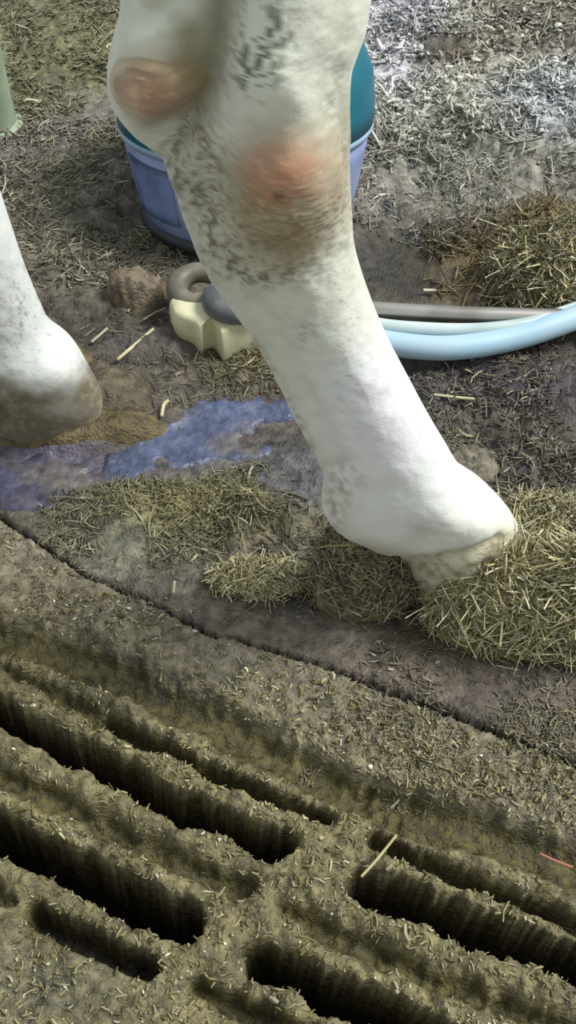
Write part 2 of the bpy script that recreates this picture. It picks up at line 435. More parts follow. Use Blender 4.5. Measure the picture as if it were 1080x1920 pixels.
GC = 'straw clumps around the near foot and the pipes'
clump('straw_clump', 'pale straw heap piled high against the front of the near hoof', 1006, 1186, .103, .038, .124, 6000, PAL_STR, (122, 114, 76), rot=-.1, ln=.03, rad=.0008, group=GC)
clump('straw_clump', 'rounded straw tuft behind the near hoof at the right edge', 1025, 1020, .062, .045, .050, 1500, PAL_STR+PAL_OLD, (96, 92, 62), ln=.028, rad=.0008, group=GC)
clump('straw_clump', 'small straw spill on mud below the tall heap at the near toe', 1000, 1192, .048, .020, .022, 700, PAL_STR, (112, 106, 70), ln=.022, rad=.0008, group=GC)
clump('straw_clump', 'flat yellowish straw wad on mud left of the near fetlock', 490, 1090, .050, .020, .022, 1000, PAL_STR, (132, 124, 82), ln=.018, rad=.0008, group=GC)
clump('straw_clump', 'muddy straw lump tucked under the near dewclaws', 682, 1112, .052, .034, .112, 3000, PAL_OLD+[(168, 156, 112)], (120, 108, 80), ln=.018, rad=.0007, group=GC)
clump('straw_clump', 'low brown straw tuft by the pale hose at the right edge', 1040, 545, .095, .060, .050, 2000, PAL_BRN+PAL_STR+PAL_OLD, (122, 108, 78), ln=.035, rad=.0009, el_s=.4, group=GC)

# dung clods
def clod(label, cu, cv, rx, ry, h, base, rot=0.):
    c = atZ(cu, cv, 0); n = 40
    gx = np.linspace(-1, 1, n); X, Y = np.meshgrid(gx, gx)
    r = np.maximum(np.abs(X), np.abs(Y)); rr = np.hypot(X, Y)+1e-9; X = X*r/rr; Y = Y*r/rr
    R_ = np.hypot(X, Y); ca, sa = math.cos(rot), math.sin(rot)
    k = 1+.22*fbm(X, Y, 1.6, 3, int(cu))
    wx = c[0]+(X*rx*ca-Y*ry*sa)*k; wy = c[1]+(X*rx*sa+Y*ry*ca)*k
    z = ground(wx, wy)*.6-.005+h*np.clip(1-R_**3, 0, 1)**.7*(1+.28*fbm(wx, wy, 30, 4, 7))
    idx = np.arange(n*n).reshape(n, n)
    q = np.stack([idx[:-1, :-1], idx[:-1, 1:], idx[1:, 1:], idx[1:, :-1]], -1).reshape(-1, 4)
    C0 = np.clip(lin(*base)*(1+.35*fbm(wx, wy, 45, 4, 75).ravel()[:, None]), .005, .9)
    o = mk('dung_clod', np.stack([wx.ravel(), wy.ravel(), z.ravel()], -1), q, M_mud, cols=C0, origin=(c[0], c[1], 0))
    return tag(o, label, 'dung', 'dung lumps on the mud')
clod('brown dung lump on mud left of the grey rubber rings', 262, 560, .040, .036, .045, (112, 100, 82))
clod('low dark dung pat between the far foot and the cream chunk', 300, 650, .10, .035, .016, (82, 76, 70), .2)
clod('brown mud packed under the far foot', 70, 812, .16, .035, .030, (98, 86, 58))
clod('dark dung lump right of the far foot', 215, 752, .045, .04, .03, (92, 84, 66), .4)
clod('dung smear left of the near foot beside the straw wad', 560, 905, .06, .05, .014, (84, 84, 84), .3)
clod('crumbly dung lump behind the near cannon at right', 870, 885, .030, .045, .022, (110, 104, 88), -.8)

# slurry films, ragged outline and thickness; the blue one carries painted sky reflection
def film(label, outline, base, h=.003, seed=3):
    P_ = [np.array(atZ(u, v)[:2]) for u, v in outline]; A_ = np.array(P_); cen = A_.mean(0)
    xs = np.arange(A_[:, 0].min()-.03, A_[:, 0].max()+.03, .004); ys = np.arange(A_[:, 1].min()-.03, A_[:, 1].max()+.03, .004)
    X, Y = np.meshgrid(xs, ys)
    inside = np.zeros(X.shape, bool)
    for a, b in zip(P_, P_[1:]+P_[:1]):
        cross = ((a[1] > Y) != (b[1] > Y)) & (X < (b[0]-a[0])*(Y-a[1])/(b[1]-a[1]+1e-12)+a[0]); inside ^= cross
    d = polyd(X, Y, P_+P_[:1])*np.where(inside, 1, -1)+fbm(X, Y, 38, 4, seed)*.022
    g = mud_height(X, Y); lev = np.median(mud_height(A_[:, 0], A_[:, 1]))
    Z = lev*.4+g*.6+h+.002*fbm(X, Y, 35, 3, 4)
    e = sstep(-.006, .008, d); Z = Z*e+(g-.005)*(1-e)
    k = d > -.009; fk = k[:-1, :-1] & k[:-1, 1:] & k[1:, 1:] & k[1:, :-1]
    idx = np.arange(X.size).reshape(X.shape); q = np.stack([idx[:-1, :-1], idx[:-1, 1:], idx[1:, 1:], idx[1:, :-1]], -1)[fk]
    used = np.unique(q); rem = np.full(X.size, -1); rem[used] = np.arange(len(used))
    V = np.stack([X, Y, Z], -1).reshape(-1, 3)[used]
    n1 = fbm(V[:, 0], V[:, 1], 16, 4, 35)[:, None]; n2 = fbm(V[:, 0], V[:, 1], 70, 3, 36)[:, None]
    mx = sstep(-.05, .45, n1+.3*n2)
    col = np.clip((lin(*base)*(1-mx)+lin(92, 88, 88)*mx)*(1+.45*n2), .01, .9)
    m_ = mat_tinted('slurry_film', rough=(.3, .6), nscale=110, namp=.3, bump=.7, bscale=160, bdist=.003)
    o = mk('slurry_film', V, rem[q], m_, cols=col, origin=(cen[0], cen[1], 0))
    return tag(o, label, 'slurry', kind='stuff')
film('smooth slurry film with slate blue sky reflection painted in, on mud between the two hooves', [(265, 830), (320, 780), (380, 752), (470, 740), (560, 752), (572, 790), (500, 800), (455, 815), (470, 842), (510, 850), (440, 868), (370, 872), (300, 880), (250, 905), (215, 930), (180, 925), (185, 885), (215, 855)], (74, 83, 108))
film('dark violet slurry pool below the far foot', [(-160, 860), (-20, 856), (80, 862), (160, 860), (200, 862), (185, 900), (180, 940), (90, 972), (0, 950), (-150, 930)], (68, 68, 86), seed=13)

# ------------------------------------------------------------------ the cow: one loft, near foot -> rump -> far foot
near = [  # top -> bottom, (uL,vL,uR,vR,Y,depth radius)
    (235, -200, 745, -200, .570, .085), (224, -90, 712, -90, .562, .070), (228, 0, 695, 0, .556, .058),
    (214, 60, 684, 60, .553, .052), (203, 120, 660, 125, .55, .049), (208, 178, 656, 190, .55, .047),
    (242, 224, 657, 245, .55, .047), (288, 268, 655, 295, .55, .046), (322, 328, 657, 345, .55, .045),
    (343, 398, 660, 400, .551, .042), (366, 455, 665, 462, .553, .039), (402, 522, 682, 525, .557, .036),
    (452, 588, 708, 596, .562, .034), (490, 650, 737, 660, .567, .033), (522, 714, 770, 722, .573, .033),
    (552, 775, 804, 785, .579, .033), (582, 832, 838, 842, .585, .034), (606, 885, 872, 895, .59, .037),
    (604, 945, 918, 925, .594, .041), (640, 976, 962, 972, .598, .042), (716, 998, 978, 1010, .60, .039),
    (757, 1052, 985, 1042, .603, .036), (775, 1085, 985, 1070, .606, .034), (792, 1116, 985, 1096, .608, .032)]
far = [
    (-330, 40, -120, 30, .90, .052), (-270, 150, -95, 140, .88, .045), (-215, 270, -38, 262, .86, .042), (-172, 385, 2, 375, .84, .040), (-145, 450, 24, 442, .832, .038),
    (-120, 515, 47, 510, .83, .038), (-95, 580, 74, 575, .83, .038), (-76, 625, 96, 618, .83, .040),
    (-66, 665, 138, 655, .83, .046), (-66, 700, 164, 695, .832, .048), (-66, 732, 182, 726, .836, .048), (-64, 758, 192, 750, .840, .046), (-60, 776, 190, 772, .842, .044)]
secs = []
for s in reversed(near):
    L_, R_ = atY(s[0], s[1], s[4]), atY(s[2], s[3], s[4]); secs.append(((L_+R_)/2, (R_-L_)/2, s[5]))
X_ = np.array([1.0, 0, 0])
for c, a, d in [((-.04, .62, .80), .125, .11), ((-.04, .70, .98), .18, .15), ((-.06, .82, 1.14), .22, .19), ((-.12, .98, 1.20), .23, .20), ((-.22, 1.12, 1.12), .22, .18), ((-.30, 1.10, .95), .18, .14), ((-.34, 1.02, .80), .13, .10)]:
    secs.append((np.array(c), X_*a, d))
for s in far:
    L_, R_ = atY(s[0], s[1], s[4]), atY(s[2], s[3], s[4]); secs.append(((L_+R_)/2, (R_-L_)/2, s[5]))
Cn = np.array([s[0] for s in secs]); An = np.array([s[1] for s in secs]); Dn = np.array([s[2] for s in secs])
def cr(Pn, t):
    n = len(Pn); i = np.clip(np.floor(t).astype(int), 0, n-2); f = (t-i)
    g = lambda k: Pn[np.clip(k, 0, n-1)]
    if Pn.ndim > 1: f = f[:, None]
    p0, p1, p2, p3 = g(i-1), g(i), g(i+1), g(i+2)
    return .5*((2*p1)+(-p0+p2)*f+(2*p0-5*p1+4*p2-p3)*f*f+(-p0+3*p1-3*p2+p3)*f**3)
ns = len(secs); nN = len(near)
t = np.r_[np.linspace(0, nN-1, 420), np.linspace(nN-1, ns-len(far), 40)[1:], np.linspace(ns-len(far), ns-1, 170)[1:]]
C = cr(Cn, t); A = cr(An, t); D = cr(Dn, t)
T = np.gradient(C, axis=0); ker = np.ones(15)/15
T = np.stack([np.convolve(np.pad(T[:, k], 7, mode='edge'), ker, 'valid') for k in range(3)], -1)
T /= np.linalg.norm(T, axis=1)[:, None]
E2 = np.cross(A, T); E2 /= np.linalg.norm(E2, axis=1)[:, None]
NT = 144; th = np.linspace(0, 2*np.pi, NT, endpoint=False)
c_, s_ = np.cos(th), np.sin(th)
V = C[:, None]+A[:, None]*c_[None, :, None]+(E2*D[:, None])[:, None]*s_[None, :, None]
Nr = A[:, None]/(np.linalg.norm(A, axis=1)**2)[:, None, None]*c_[None, :, None]+(E2/D[:, None])[:, None]*s_[None, :, None]
Nr /= np.linalg.norm(Nr, axis=2)[:, :, None]
isnear = (t <= nN-1)[:, None]*np.ones(NT)[None] > 0
isfar = (t >= ns-len(far))[:, None]*np.ones(NT)[None] > 0
U_, V_, _ = proj(V)
front = np.clip(s_[None]*1.6, 0, 1)*isnear*(1-sstep(nN-2.2, nN-1.0, t))[:, None]
def B(cu, cv, ru, rv, rot=0, pw=1.0):
    a = math.radians(rot); du = U_-cu; dv = V_-cv
    p = (du*math.cos(a)+dv*math.sin(a))/ru; q = (-du*math.sin(a)+dv*math.cos(a))/rv
    return np.exp(-(p*p+q*q)**pw)
def line(pts, w):
    d = polyd(U_, V_, [np.array(p, float) for p in pts]); return np.exp(-(d/w)**2)
disp = np.zeros(U_.shape)
disp += .013*B(296, 146, 74, 78, 0, 1.6)                     # point of the hock with its swelling
disp += .004*B(300, 135, 38, 38, 0, 1.5)
disp -= .019*line([(440, -120), (425, 0), (400, 100), (372, 200), (320, 262)], 36)   # hollow in front of the tendon
disp += .010*line([(255, -150), (275, -30), (290, 60)], 42)
disp += .014*B(535, 60, 105, 150, 8)
disp += .012*B(505, 150, 60, 60)
disp += .019*B(535, 320, 92, 118, 0, 1.5)                    # swollen side of the hock
disp += .004*B(520, 290, 45, 50)
disp -= .006*B(395, 330, 32, 90, 0)
disp -= .004*line([(480, 560), (530, 660), (590, 780), (640, 870)], 17)   # groove between tendon and bone
disp += .003*line([(600, 560), (680, 720), (760, 870)], 45)
disp += .013*B(870, 960, 85, 60, 20)
disp += .004*B(650, 960, 45, 45)
disp -= .008*line([(745, 1062), (800, 1060), (860, 1045), (930, 1010)], 16)
disp -= .003*line([(770, 1095), (850, 1082), (920, 1050)], 6)
disp -= .003*line([(790, 1112), (860, 1098), (940, 1066)], 5)
dirt_lo = np.clip(B(420, 400, 100, 130, -25, 1.3)+B(500, 490, 90, 40, 10, 1.3)+B(640, 330, 30, 110)+B(340, 290, 60, 60), 0, 1)
nz = fbm(U_, V_, 1/10, 4, 5, .65); nz2 = fbm(U_, V_, 1/34, 3, 6); nz3 = fbm(U_, V_, 1/5.5, 2, 7)
disp += dirt_lo*.003*nz+.0012*nz2+.0009*nz3*np.clip(dirt_lo+B(540, 400, 90, 80), 0, 1)
# skin creases by the hock point
for k in range(5):
    disp -= .0022*line([(300+k*20, 285-k*3), (352+k*17, 215), (400+k*13, 120-k*8)], 4.5)
for r in (22, 40, 60):
    rr = np.hypot(U_-292, (V_-148)*1.02); disp += .0020*np.exp(-((rr-r-6*nz2)/5)**2)
V = V+Nr*(disp*front)[:, :, None]
fb = np.clip(-s_[None]*1.6, 0, 1)*isfar
V = V+Nr*((.008*B(120, 700, 60, 60)+.0012*nz2)*fb)[:, :, None]
# colours of coat, dirt and sores, plus a painted highlight on the lower leg
c = np.broadcast_to(lin(221, 225, 207), U_.shape+(3,)).copy()
def mix(m, col):
    global c
    m = np.clip(m, 0, 1)[..., None]; c = c*(1-m)+lin(*col)*m
def thr(n, a, b): return sstep(a, b, n)
mix(.35*B(640, 80, 60, 120), (186, 190, 164))
mix(.8*B(740, 880, 150, 160, 0, 1.3)+.8*B(700, 720, 120, 120, 0, 1.3), (238, 240, 240))  # light falling on the lower leg, painted as a whiter coat
mix(.5*line([(300, -60), (330, 40)], 60)*thr(nz2, -.2, .4), (170, 174, 150))
mix(.75*line([(405, -60), (395, 60), (385, 150), (350, 230)], 30), (142, 142, 108))
mix(.75*line([(355, 60), (360, 150), (330, 215)], 22), (134, 124, 84))
mix(.7*(B(485, 60, 62, 85, 25)+B(465, 130, 30, 60, 20))*thr(nz+.3*nz2, -.05, .25), (104, 112, 92))
mix(.75*B(500, 40, 30, 40)*thr(nz, .0, .3), (84, 92, 84))
mix(.6*B(615, 170, 34, 90)*thr(nz, -.25, .3), (152, 152, 124))
mix(.85*B(650, 240, 24, 70), (140, 136, 106))
mix(.6*dirt_lo, (172, 166, 138))
mix(.80*dirt_lo*thr(nz, .02, .3), (112, 108, 84))
mix(.6*dirt_lo*thr(nz3, .2, .5), (205, 200, 176))
mix(.65*line([(330, 290), (365, 380), (440, 500), (500, 520)], 20)*thr(nz, -.2, .25), (96, 92, 70))
lesion = B(538, 350, 114, 150, 0, 3.0); mix(.95*lesion*(.85+.3*nz2), (144, 122, 82))
mix(.68*B(518, 282, 66, 66, -20, 1.5)*(.75+.5*nz), (182, 128, 98))
mix(.4*B(500, 300, 40, 42), (188, 120, 96))
mix(.6*B(530, 380, 95, 100, 0, 1.5)*thr(nz3, .10, .4), (196, 182, 132))
mix(.5*B(540, 400, 80, 70, 0, 1.5)*thr(-nz, .05, .4), (118, 90, 56))
mix(.9*B(508, 326, 9, 9), (90, 50, 44))
mix(.94*B(300, 158, 78, 78, 0, 2.6)*(.85+.3*nz2), (148, 120, 82))
mix(.6*B(305, 158, 46, 48, 0, 1.5), (184, 140, 110))
mix(.5*B(305, 158, 60, 60)*thr(nz3, .15, .5), (212, 194, 160))
mix(.7*B(330, 205, 60, 16, -25), (122, 98, 60))
rr = np.hypot(U_-292, (V_-148))
mix(.55*np.exp(-((rr-50-6*nz2)/4)**2)*sstep(-40, 10, 150-V_+.0*U_+0)*1.0, (216, 196, 150))
mix(.6*B(286, 152, 8, 20, 10), (222, 196, 160))
# specks of dirt down the cannon
mix(.55*B(575, 625, 22, 30)*thr(nz3, .0, .4), (130, 126, 108))
mix(.75*line([(478, 640), (540, 755), (596, 870)], 9)*thr(nz, -.3, .3), (150, 132, 110))
mix(.5*thr(nz3+.5*nz2, .62, .8)*isnear*B(620, 640, 100, 200), (120, 112, 92))
mix(.45*B(785, 990, 28, 26), (150, 152, 140)); mix(.6*B(868, 1036, 16, 9, -20), (110, 108, 96)); mix(.5*B(930, 1020, 24, 10, -40), (140, 136, 110))
mix(.7*B(628, 950, 26, 70)*thr(nz, -.35, .2), (158, 134, 122)); mix(.5*B(650, 900, 30, 30)*thr(nz, -.1, .3), (150, 130, 120))
mix(.9*sstep(-10, 40, V_-1000-.0*U_)*B(670, 1080, 110, 75, 0, 1.8), (134, 120, 84))
hd = sstep(0, 34, V_-(1040-(U_-760)*.33))*isnear*(U_ > 700)
mix(.6*hd, (186, 174, 138)); mix(.6*hd*thr(nz, .05, .3), (110, 98, 66))
# far leg: muddy foot
ff = isfar.astype(float)
mix(ff*.9, (214, 218, 214))
mix(ff*.5*thr(nz3, .35, .6)*B(60, 590, 120, 110), (96, 92, 84))
mix(ff*.7*thr(nz, .2, .5)*B(30, 570, 50, 50), (104, 100, 90))
mud = ff*sstep(695, 752, V_+26*nz2-.22*(U_-60)*0+.35*np.clip(30-U_, 0, 200)+.30*np.clip(U_-130, 0, 100)*4)
mix(.95*mud, (100, 88, 56)); mix(.6*mud*thr(nz, 0, .3), (150, 142, 112))
mix(.6*ff*B(110, 765, 40, 16)*1.0, (196, 190, 178))
nr = len(t)
i = np.arange(nr-1)[:, None]; j = np.arange(NT)[None]
q = np.stack([i*NT+j, i*NT+(j+1) % NT, (i+1)*NT+(j+1) % NT, (i+1)*NT+j], -1).reshape(-1, 4)
# close the two ends with fans of quads (degenerate free centre point)
Vf = V.reshape(-1, 3); cf = c.reshape(-1, 3)
n0 = len(Vf); Vf = np.concatenate([Vf, V[0].mean(0)[None], V[-1].mean(0)[None]]); cf = np.concatenate([cf, cf[:1], cf[-1:]])
caps = []
for k in range(0, NT, 2):
    caps.append((n0, (k+2) % NT, k+1, k)); b0 = (nr-1)*NT
    caps.append((n0+1, b0+k, b0+k+1, b0+(k+2) % NT))
cow_o = atZ(850, 1130, 0)
cow = empty('cow', (cow_o[0], cow_o[1], 0), 'white cow seen from hock to hoof, with sore pink swellings on the hock', 'cow')
body = mk('body', Vf, np.concatenate([q, np.array(caps)]), M_hide, cow, cols=np.clip(cf, .01, .9), origin=(cow_o[0], cow_o[1], 0))

def claw(x, y, ang, ln, wd, ht, base, label=None, name='claw'):
    """cloven half-hoof: rings from coronet to sole, toe along +ang"""
    ca, sa = math.cos(ang), math.sin(ang); rings = 22; n = 48; VV = []; CCc = []
    for r in range(rings):
        f = r/(rings-1); z = ht*(1-f)
        l = ln*(.36+.14*f); w = wd*.5*(.86+.16*f**.7)
        cx = ln*(-.10+.14*f)
        if r == rings-1: l *= .96; w *= .96
        for k in range(n):
            a = 2*math.pi*k/n; px = cx+l*math.cos(a); py = w*math.sin(a)*(1-.38*max(0, math.cos(a))**2)
            zz = z - (.18*ht*(1-f))*max(0, -math.cos(a)) - .35*ht*(1-f)*max(0, math.cos(a))*.6
            rg = 1+.012*math.sin(f*40)
            VV.append((x+(px*ca-py*sa)*rg, y+(px*sa+py*ca)*rg, zz))
            CCc.append(lin(*base)*(1+.15*math.sin(f*30)))
    Fc = []
    for r in range(rings-1):
        for k in range(n): Fc.append((r*n+k, r*n+(k+1) % n, (r+1)*n+(k+1) % n, (r+1)*n+k))
    VV = np.array(VV); VV += np.stack([x*0+fbm(VV[:, 0]*1, VV[:, 2]+VV[:, 1], 60, 3, 3)*.002]*3, -1)
    # rotate around the claw's own centre only
    og = (x, y, 0)
    top = len(VV); VV = np.concatenate([VV, VV[:n].mean(0)[None]+[[0, 0, .004]], VV[-n:].mean(0)[None]]); CCc += [CCc[0], CCc[-1]]
    for k in range(0, n, 2):
        Fc.append((top, (k+2) % n, k+1, k)); b0 = (rings-1)*n; Fc.append((top+1, b0+k, b0+k+1, b0+(k+2) % n))
    VV[:, 2] += .004
    o = mk(name, VV, Fc, M_hoof, cow, cols=np.clip(np.array(CCc), .01, .9), origin=og)
    if label: o['label'] = label
    return o
p = atZ(895, 1150, 0); claw(p[0], p[1]+.016, -.10, .14, .058, .066, (168, 156, 118), 'cream claw streaked with dung')
claw(p[0]-.005, p[1]+.078, .06, .140, .060, .070, (150, 138, 100))
p = atZ(40, 800, 0); claw(p[0], p[1]+.035, -.15, .16, .075, .075, (104, 90, 58), 'claw caked in brown mud')
claw(p[0]-.01, p[1]+.10, .05, .15, .072, .07, (104, 90, 60))
def dewclaw(pos, r, ln, dirn, base):
    dirn = np.array(dirn, float); dirn /= np.linalg.norm(dirn)
    a = np.cross(dirn, [0, 0, 1.0]); a /= np.linalg.norm(a); b = np.cross(a, dirn)
    VV = []; n = 24; m = 12
    for i_ in range(m):
        f = i_/(m-1); rad_ = r*(1-f**2.2*.92)
        for k in range(n):
            an = 2*math.pi*k/n; VV.append(pos+dirn*ln*f+(a*math.cos(an)+b*math.sin(an)*.8)*rad_)
    Fc = [(i_*n+k, i_*n+(k+1) % n, (i_+1)*n+(k+1) % n, (i_+1)*n+k) for i_ in range(m-1) for k in range(n)]
    Fc.append(tuple((m-1)*n+k for k in range(n))); Fc.append(tuple(reversed(range(n))))
    VV = np.array(VV); cc = np.clip(lin(*base)*(1+.4*fbm(VV[:, 0], VV[:, 2], 60, 3, 9)[:, None]), .01, .9)
    return mk('dewclaw', VV, Fc, M_hoof, cow, cols=cc, origin=pos)
dewclaw(atY(700, 1030, .60), .018, .035, (-.55, -.1, -.75), (108, 98, 70))
dewclaw(atY(690, 1025, .64), .018, .035, (-.65, .15, -.75), (120, 106, 78))
dewclaw(atY(-20, 735, .80), .022, .045, (-.6, -.2, -.75), (100, 88, 60))
dewclaw(atY(-20, 735, .87), .022, .045, (-.6, .2, -.75), (100, 88, 60))

# ------------------------------------------------------------------ bucket (lathe with wall thickness)
def lathe(name, prof, cx, cy, mat, parent=None, n=96, closed=True, rip=0):
    VV = []; m = len(prof)
    for (r, z) in prof:
        for k in range(n):
            a = 2*math.pi*k/n; rr_ = r*(1+rip*math.sin(a*24)) if rip else r
            VV.append((cx+rr_*math.cos(a), cy+rr_*math.sin(a), z))
    Fc = [(i_*n+k, i_*n+(k+1) % n, (i_+1)*n+(k+1) % n, (i_+1)*n+k) for i_ in range(m-1) for k in range(n)]
    if closed:
        Fc += [tuple(reversed(range(n))), tuple((m-1)*n+k for k in range(n))]
    return mk(name, VV, Fc, mat, parent, origin=(cx, cy, 0))
bc = (-.055, 1.262)
bucket = empty('bucket', (bc[0], bc[1], 0), 'lavender blue plastic bucket with teal upper part standing behind the near leg', 'bucket')
M_lav = mat_plain('lavender_plastic', (150, 166, 206), rough=.4, rgb2=(124, 140, 184), scale=9, bump=.1)
M_teal = mat_plain('teal_plastic', (24, 116, 146), rough=.35, rgb2=(20, 100, 116), scale=8, bump=.05)
M_lblue = mat_plain('pale_blue_plastic', (150, 182, 204), rough=.35, var=.1)
lathe('bucket_body', [(.10, .004), (.130, .006), (.140, .016), (.150, .05), (.158, .10), (.162, .128), (.150, .128), (.145, .10), (.135, .03), (.09, .02)], *bc, M_lav, bucket)
lathe('rim', [(.158, .124), (.165, .125), (.167, .129), (.166, .133), (.160, .134)], *bc, M_lblue, bucket)
lathe('upper_shell', [(.158, .133), (.1665, .135), (.167, .16), (.163, .195), (.150, .225), (.125, .25), (.07, .268), (.01, .272)], *bc, M_teal, bucket)
M_foot = mat_plain('dark_rubber', (54, 58, 66), rough=.6)
lathe('base_ring', [(.09, .0), (.136, .0), (.146, .004), (.146, .014), (.138, .018)], *bc, M_foot, bucket)

def side_panel():
    VV = []; a0, a1 = math.radians(203), math.radians(236); n = 16
    for r_off in (-.001, .0022):
        for i_ in range(n):
            a = a0+(a1-a0)*i_/(n-1)
            for k in range(8):
                f = k/7; z = .035+.075*f; rr_ = .1475+(.1590-.1475)*f+r_off
                VV.append((bc[0]+rr_*math.cos(a), bc[1]+rr_*math.sin(a), z))
    m = n*8; Fc = []
    for i_ in range(n-1):
        for k in range(7):
            q_ = (i_*8+k, (i_+1)*8+k, (i_+1)*8+k+1, i_*8+k+1)
            Fc.append(tuple(m+x for x in q_)); Fc.append(tuple(reversed(q_)))
    for i_ in range(n-1):
        for k in (0, 7): Fc.append((i_*8+k, (i_+1)*8+k, m+(i_+1)*8+k, m+i_*8+k))
    for k in range(7):
        for i_ in (0, n-1): Fc.append((i_*8+k, i_*8+k+1, m+i_*8+k+1, m+i_*8+k))
    p_ = mk('side_panel', VV, Fc, mat_plain('deep_blue_plastic', (118, 140, 184), rough=.4, rgb2=(92, 112, 158), scale=30), bucket, origin=(bc[0], bc[1], 0))
    p_['label'] = 'darker blue upright panel'
side_panel()
bucket.rotation_euler = (math.radians(-11), 0, 0); bucket.location.z = -.012
def torus(name, label, c, R, r, mat, tilt=0, cat='ring', zs=1.0, n=72, m=20):
    VV = []
    for i_ in range(n):
        a = 2*math.pi*i_/n
        for k in range(m):
            b = 2*math.pi*k/m; rr_ = R+r*math.cos(b)
            x, y, z = rr_*math.cos(a), rr_*math.sin(a)*.9, r*math.sin(b)*zs
            y, z = y*math.cos(tilt)-z*math.sin(tilt), y*math.sin(tilt)+z*math.cos(tilt)
            VV.append((c[0]+x, c[1]+y, c[2]+z))
    Fc = [(i_*m+k, ((i_+1) % n)*m+k, ((i_+1) % n)*m+(k+1) % m, i_*m+(k+1) % m) for i_ in range(n) for k in range(m)]
    o = mk(name, VV, Fc, mat, origin=c); return tag(o, label, cat, 'rubber rings by the cream chunk')
M_gr = mat_plain('grey_rubber', (112, 116, 116), rough=.45, rgb2=(80, 84, 86), scale=25)
M_gr2 = mat_plain('taupe_rubber', (128, 122, 106), rough=.5, rgb2=(96, 92, 80), scale=25)
q0 = atZ(375, 540, .045); torus('rubber_ring', 'taupe rubber ring lying just behind the left end of the cream chunk', (q0[0], q0[1], .045), .028, .013, M_gr2, .15)
q0 = atZ(448, 566, .055); torus('rubber_ring', 'dark grey rubber ring on the cream chunk, half behind the near leg', (q0[0], q0[1], .058), .030, .014, M_gr, -.1)

# cream chunk: thick slab with two pointed lobes at the front edge
outl = [(322, 622), (330, 642), (345, 652), (368, 660), (378, 672), (390, 660), (402, 658), (418, 682), (440, 672), (472, 662), (520, 655), (560, 640), (520, 610), (440, 606), (370, 604), (328, 608)]
P_ = np.array([atZ(u, v, .0)[:2] for u, v in outl])
pts = np.concatenate([P_, P_[:1]]); d = np.r_[0, np.cumsum(np.hypot(*np.diff(pts, axis=0).T))]
tt = np.linspace(0, d[-1], 121)[:-1]; O = np.stack([np.interp(tt, d, pts[:, 0]), np.interp(tt, d, pts[:, 1])], -1); cc = O.mean(0)
VV = []; prof = [(.90, .0), (1.0, .006), (1.0, .036), (.985, .044), (.94, .048), (.8, .050), (.4, .051), (.05, .051)]
for r, z in prof:
    xy = cc+(O-cc)*r; VV.append(np.stack([xy[:, 0], xy[:, 1], z+.003*fbm(xy[:, 0], xy[:, 1], 30, 3, 2)], -1))
VV = np.concatenate(VV); n = 120
Fc = [(i_*n+k, i_*n+(k+1) % n, (i_+1)*n+(k+1) % n, (i_+1)*n+k) for i_ in range(len(prof)-1) for k in range(n)]
Fc += [tuple(reversed(range(n))), tuple((len(prof)-1)*n+k for k in range(n))]
M_cream = mat_plain('cream_foam', (220, 216, 182), rough=.75, rgb2=(196, 194, 156), scale=30, bump=.3)
o = mk('foam_block', VV, Fc, M_cream, origin=(cc[0], cc[1], 0)); tag(o, 'cream foam chunk with ragged front edge lying in mud left of the near leg', 'foam block')

# ------------------------------------------------------------------ tubes
def tube(name, pts, r, mat, parent=None, n=24, seg=90, flat=1.0, hollow=None):
    pts = np.array(pts, float); tq = np.linspace(0, len(pts)-1, seg); Cc = cr(pts, tq)
    Tt = np.gradient(Cc, axis=0); Tt /= np.linalg.norm(Tt, axis=1)[:, None]
    s1 = np.cross(Tt, [0, 0, 1.0]); nn = np.linalg.norm(s1, axis=1)
    s1 = np.where(nn[:, None] < .2, np.array([[1.0, 0, 0]]), s1); s1 /= np.linalg.norm(s1, axis=1)[:, None]
    s2 = np.cross(s1, Tt); a = np.linspace(0, 2*np.pi, n, endpoint=False)
    VV = Cc[:, None]+(s1[:, None]*np.cos(a)[None, :, None]+s2[:, None]*np.sin(a)[None, :, None]*flat)*r
    Fc = [(i_*n+k, i_*n+(k+1) % n, (i_+1)*n+(k+1) % n, (i_+1)*n+k) for i_ in range(seg-1) for k in range(n)]
    Fc += [tuple(reversed(range(n))), tuple((seg-1)*n+k for k in range(n))]
    return mk(name, VV.reshape(-1, 3), Fc, mat, parent, origin=tuple(pts[0]))
def gz(u, v, z): return atZ(u, v, z)
M_hose = mat_plain('pale_blue_hose', (172, 200, 216), rough=.5, rgb2=(160, 196, 216), scale=12, bump=.03)
M_steel = mat_plain('dull_steel', (186, 184, 176), rough=.32, metal=.85, rgb2=(150, 148, 140), scale=14, bump=.05)
M_clear = mat_plain('pale_pvc', (200, 216, 214), rough=.25, rgb2=(168, 188, 188), scale=12, bump=.03)
z = .026
o = tube('hose', [gz(610, 600, z), gz(680, 632, z), gz(760, 648, z), gz(850, 652, z), gz(950, 637, z), gz(1040, 610, z+.006), gz(1130, 575, z+.012), gz(1260, 520, z+.02), gz(1450, 430, z)], .0145, M_hose)
tag(o, 'pale blue hose curving over the mud to the right edge', 'hose')
z = .036
o = tube('milk_tube', [gz(600, 578, z), gz(700, 606, z), gz(800, 616, z), gz(900, 617, z), gz(990, 606, z), gz(1060, 584, z), gz(1180, 540, z), gz(1330, 470, z)], .0075, M_clear)
tag(o, 'thin whitish tube between the steel pipe and the pale blue hose', 'tube')
z = .034
o = tube('steel_pipe', [gz(560, 566, z), gz(700, 581, z), gz(860, 590, z), gz(1000, 594, z), gz(1150, 598, z), gz(1400, 606, z)], .0105, M_steel)
tag(o, 'straight dull steel pipe lying just behind the pale hose', 'pipe')

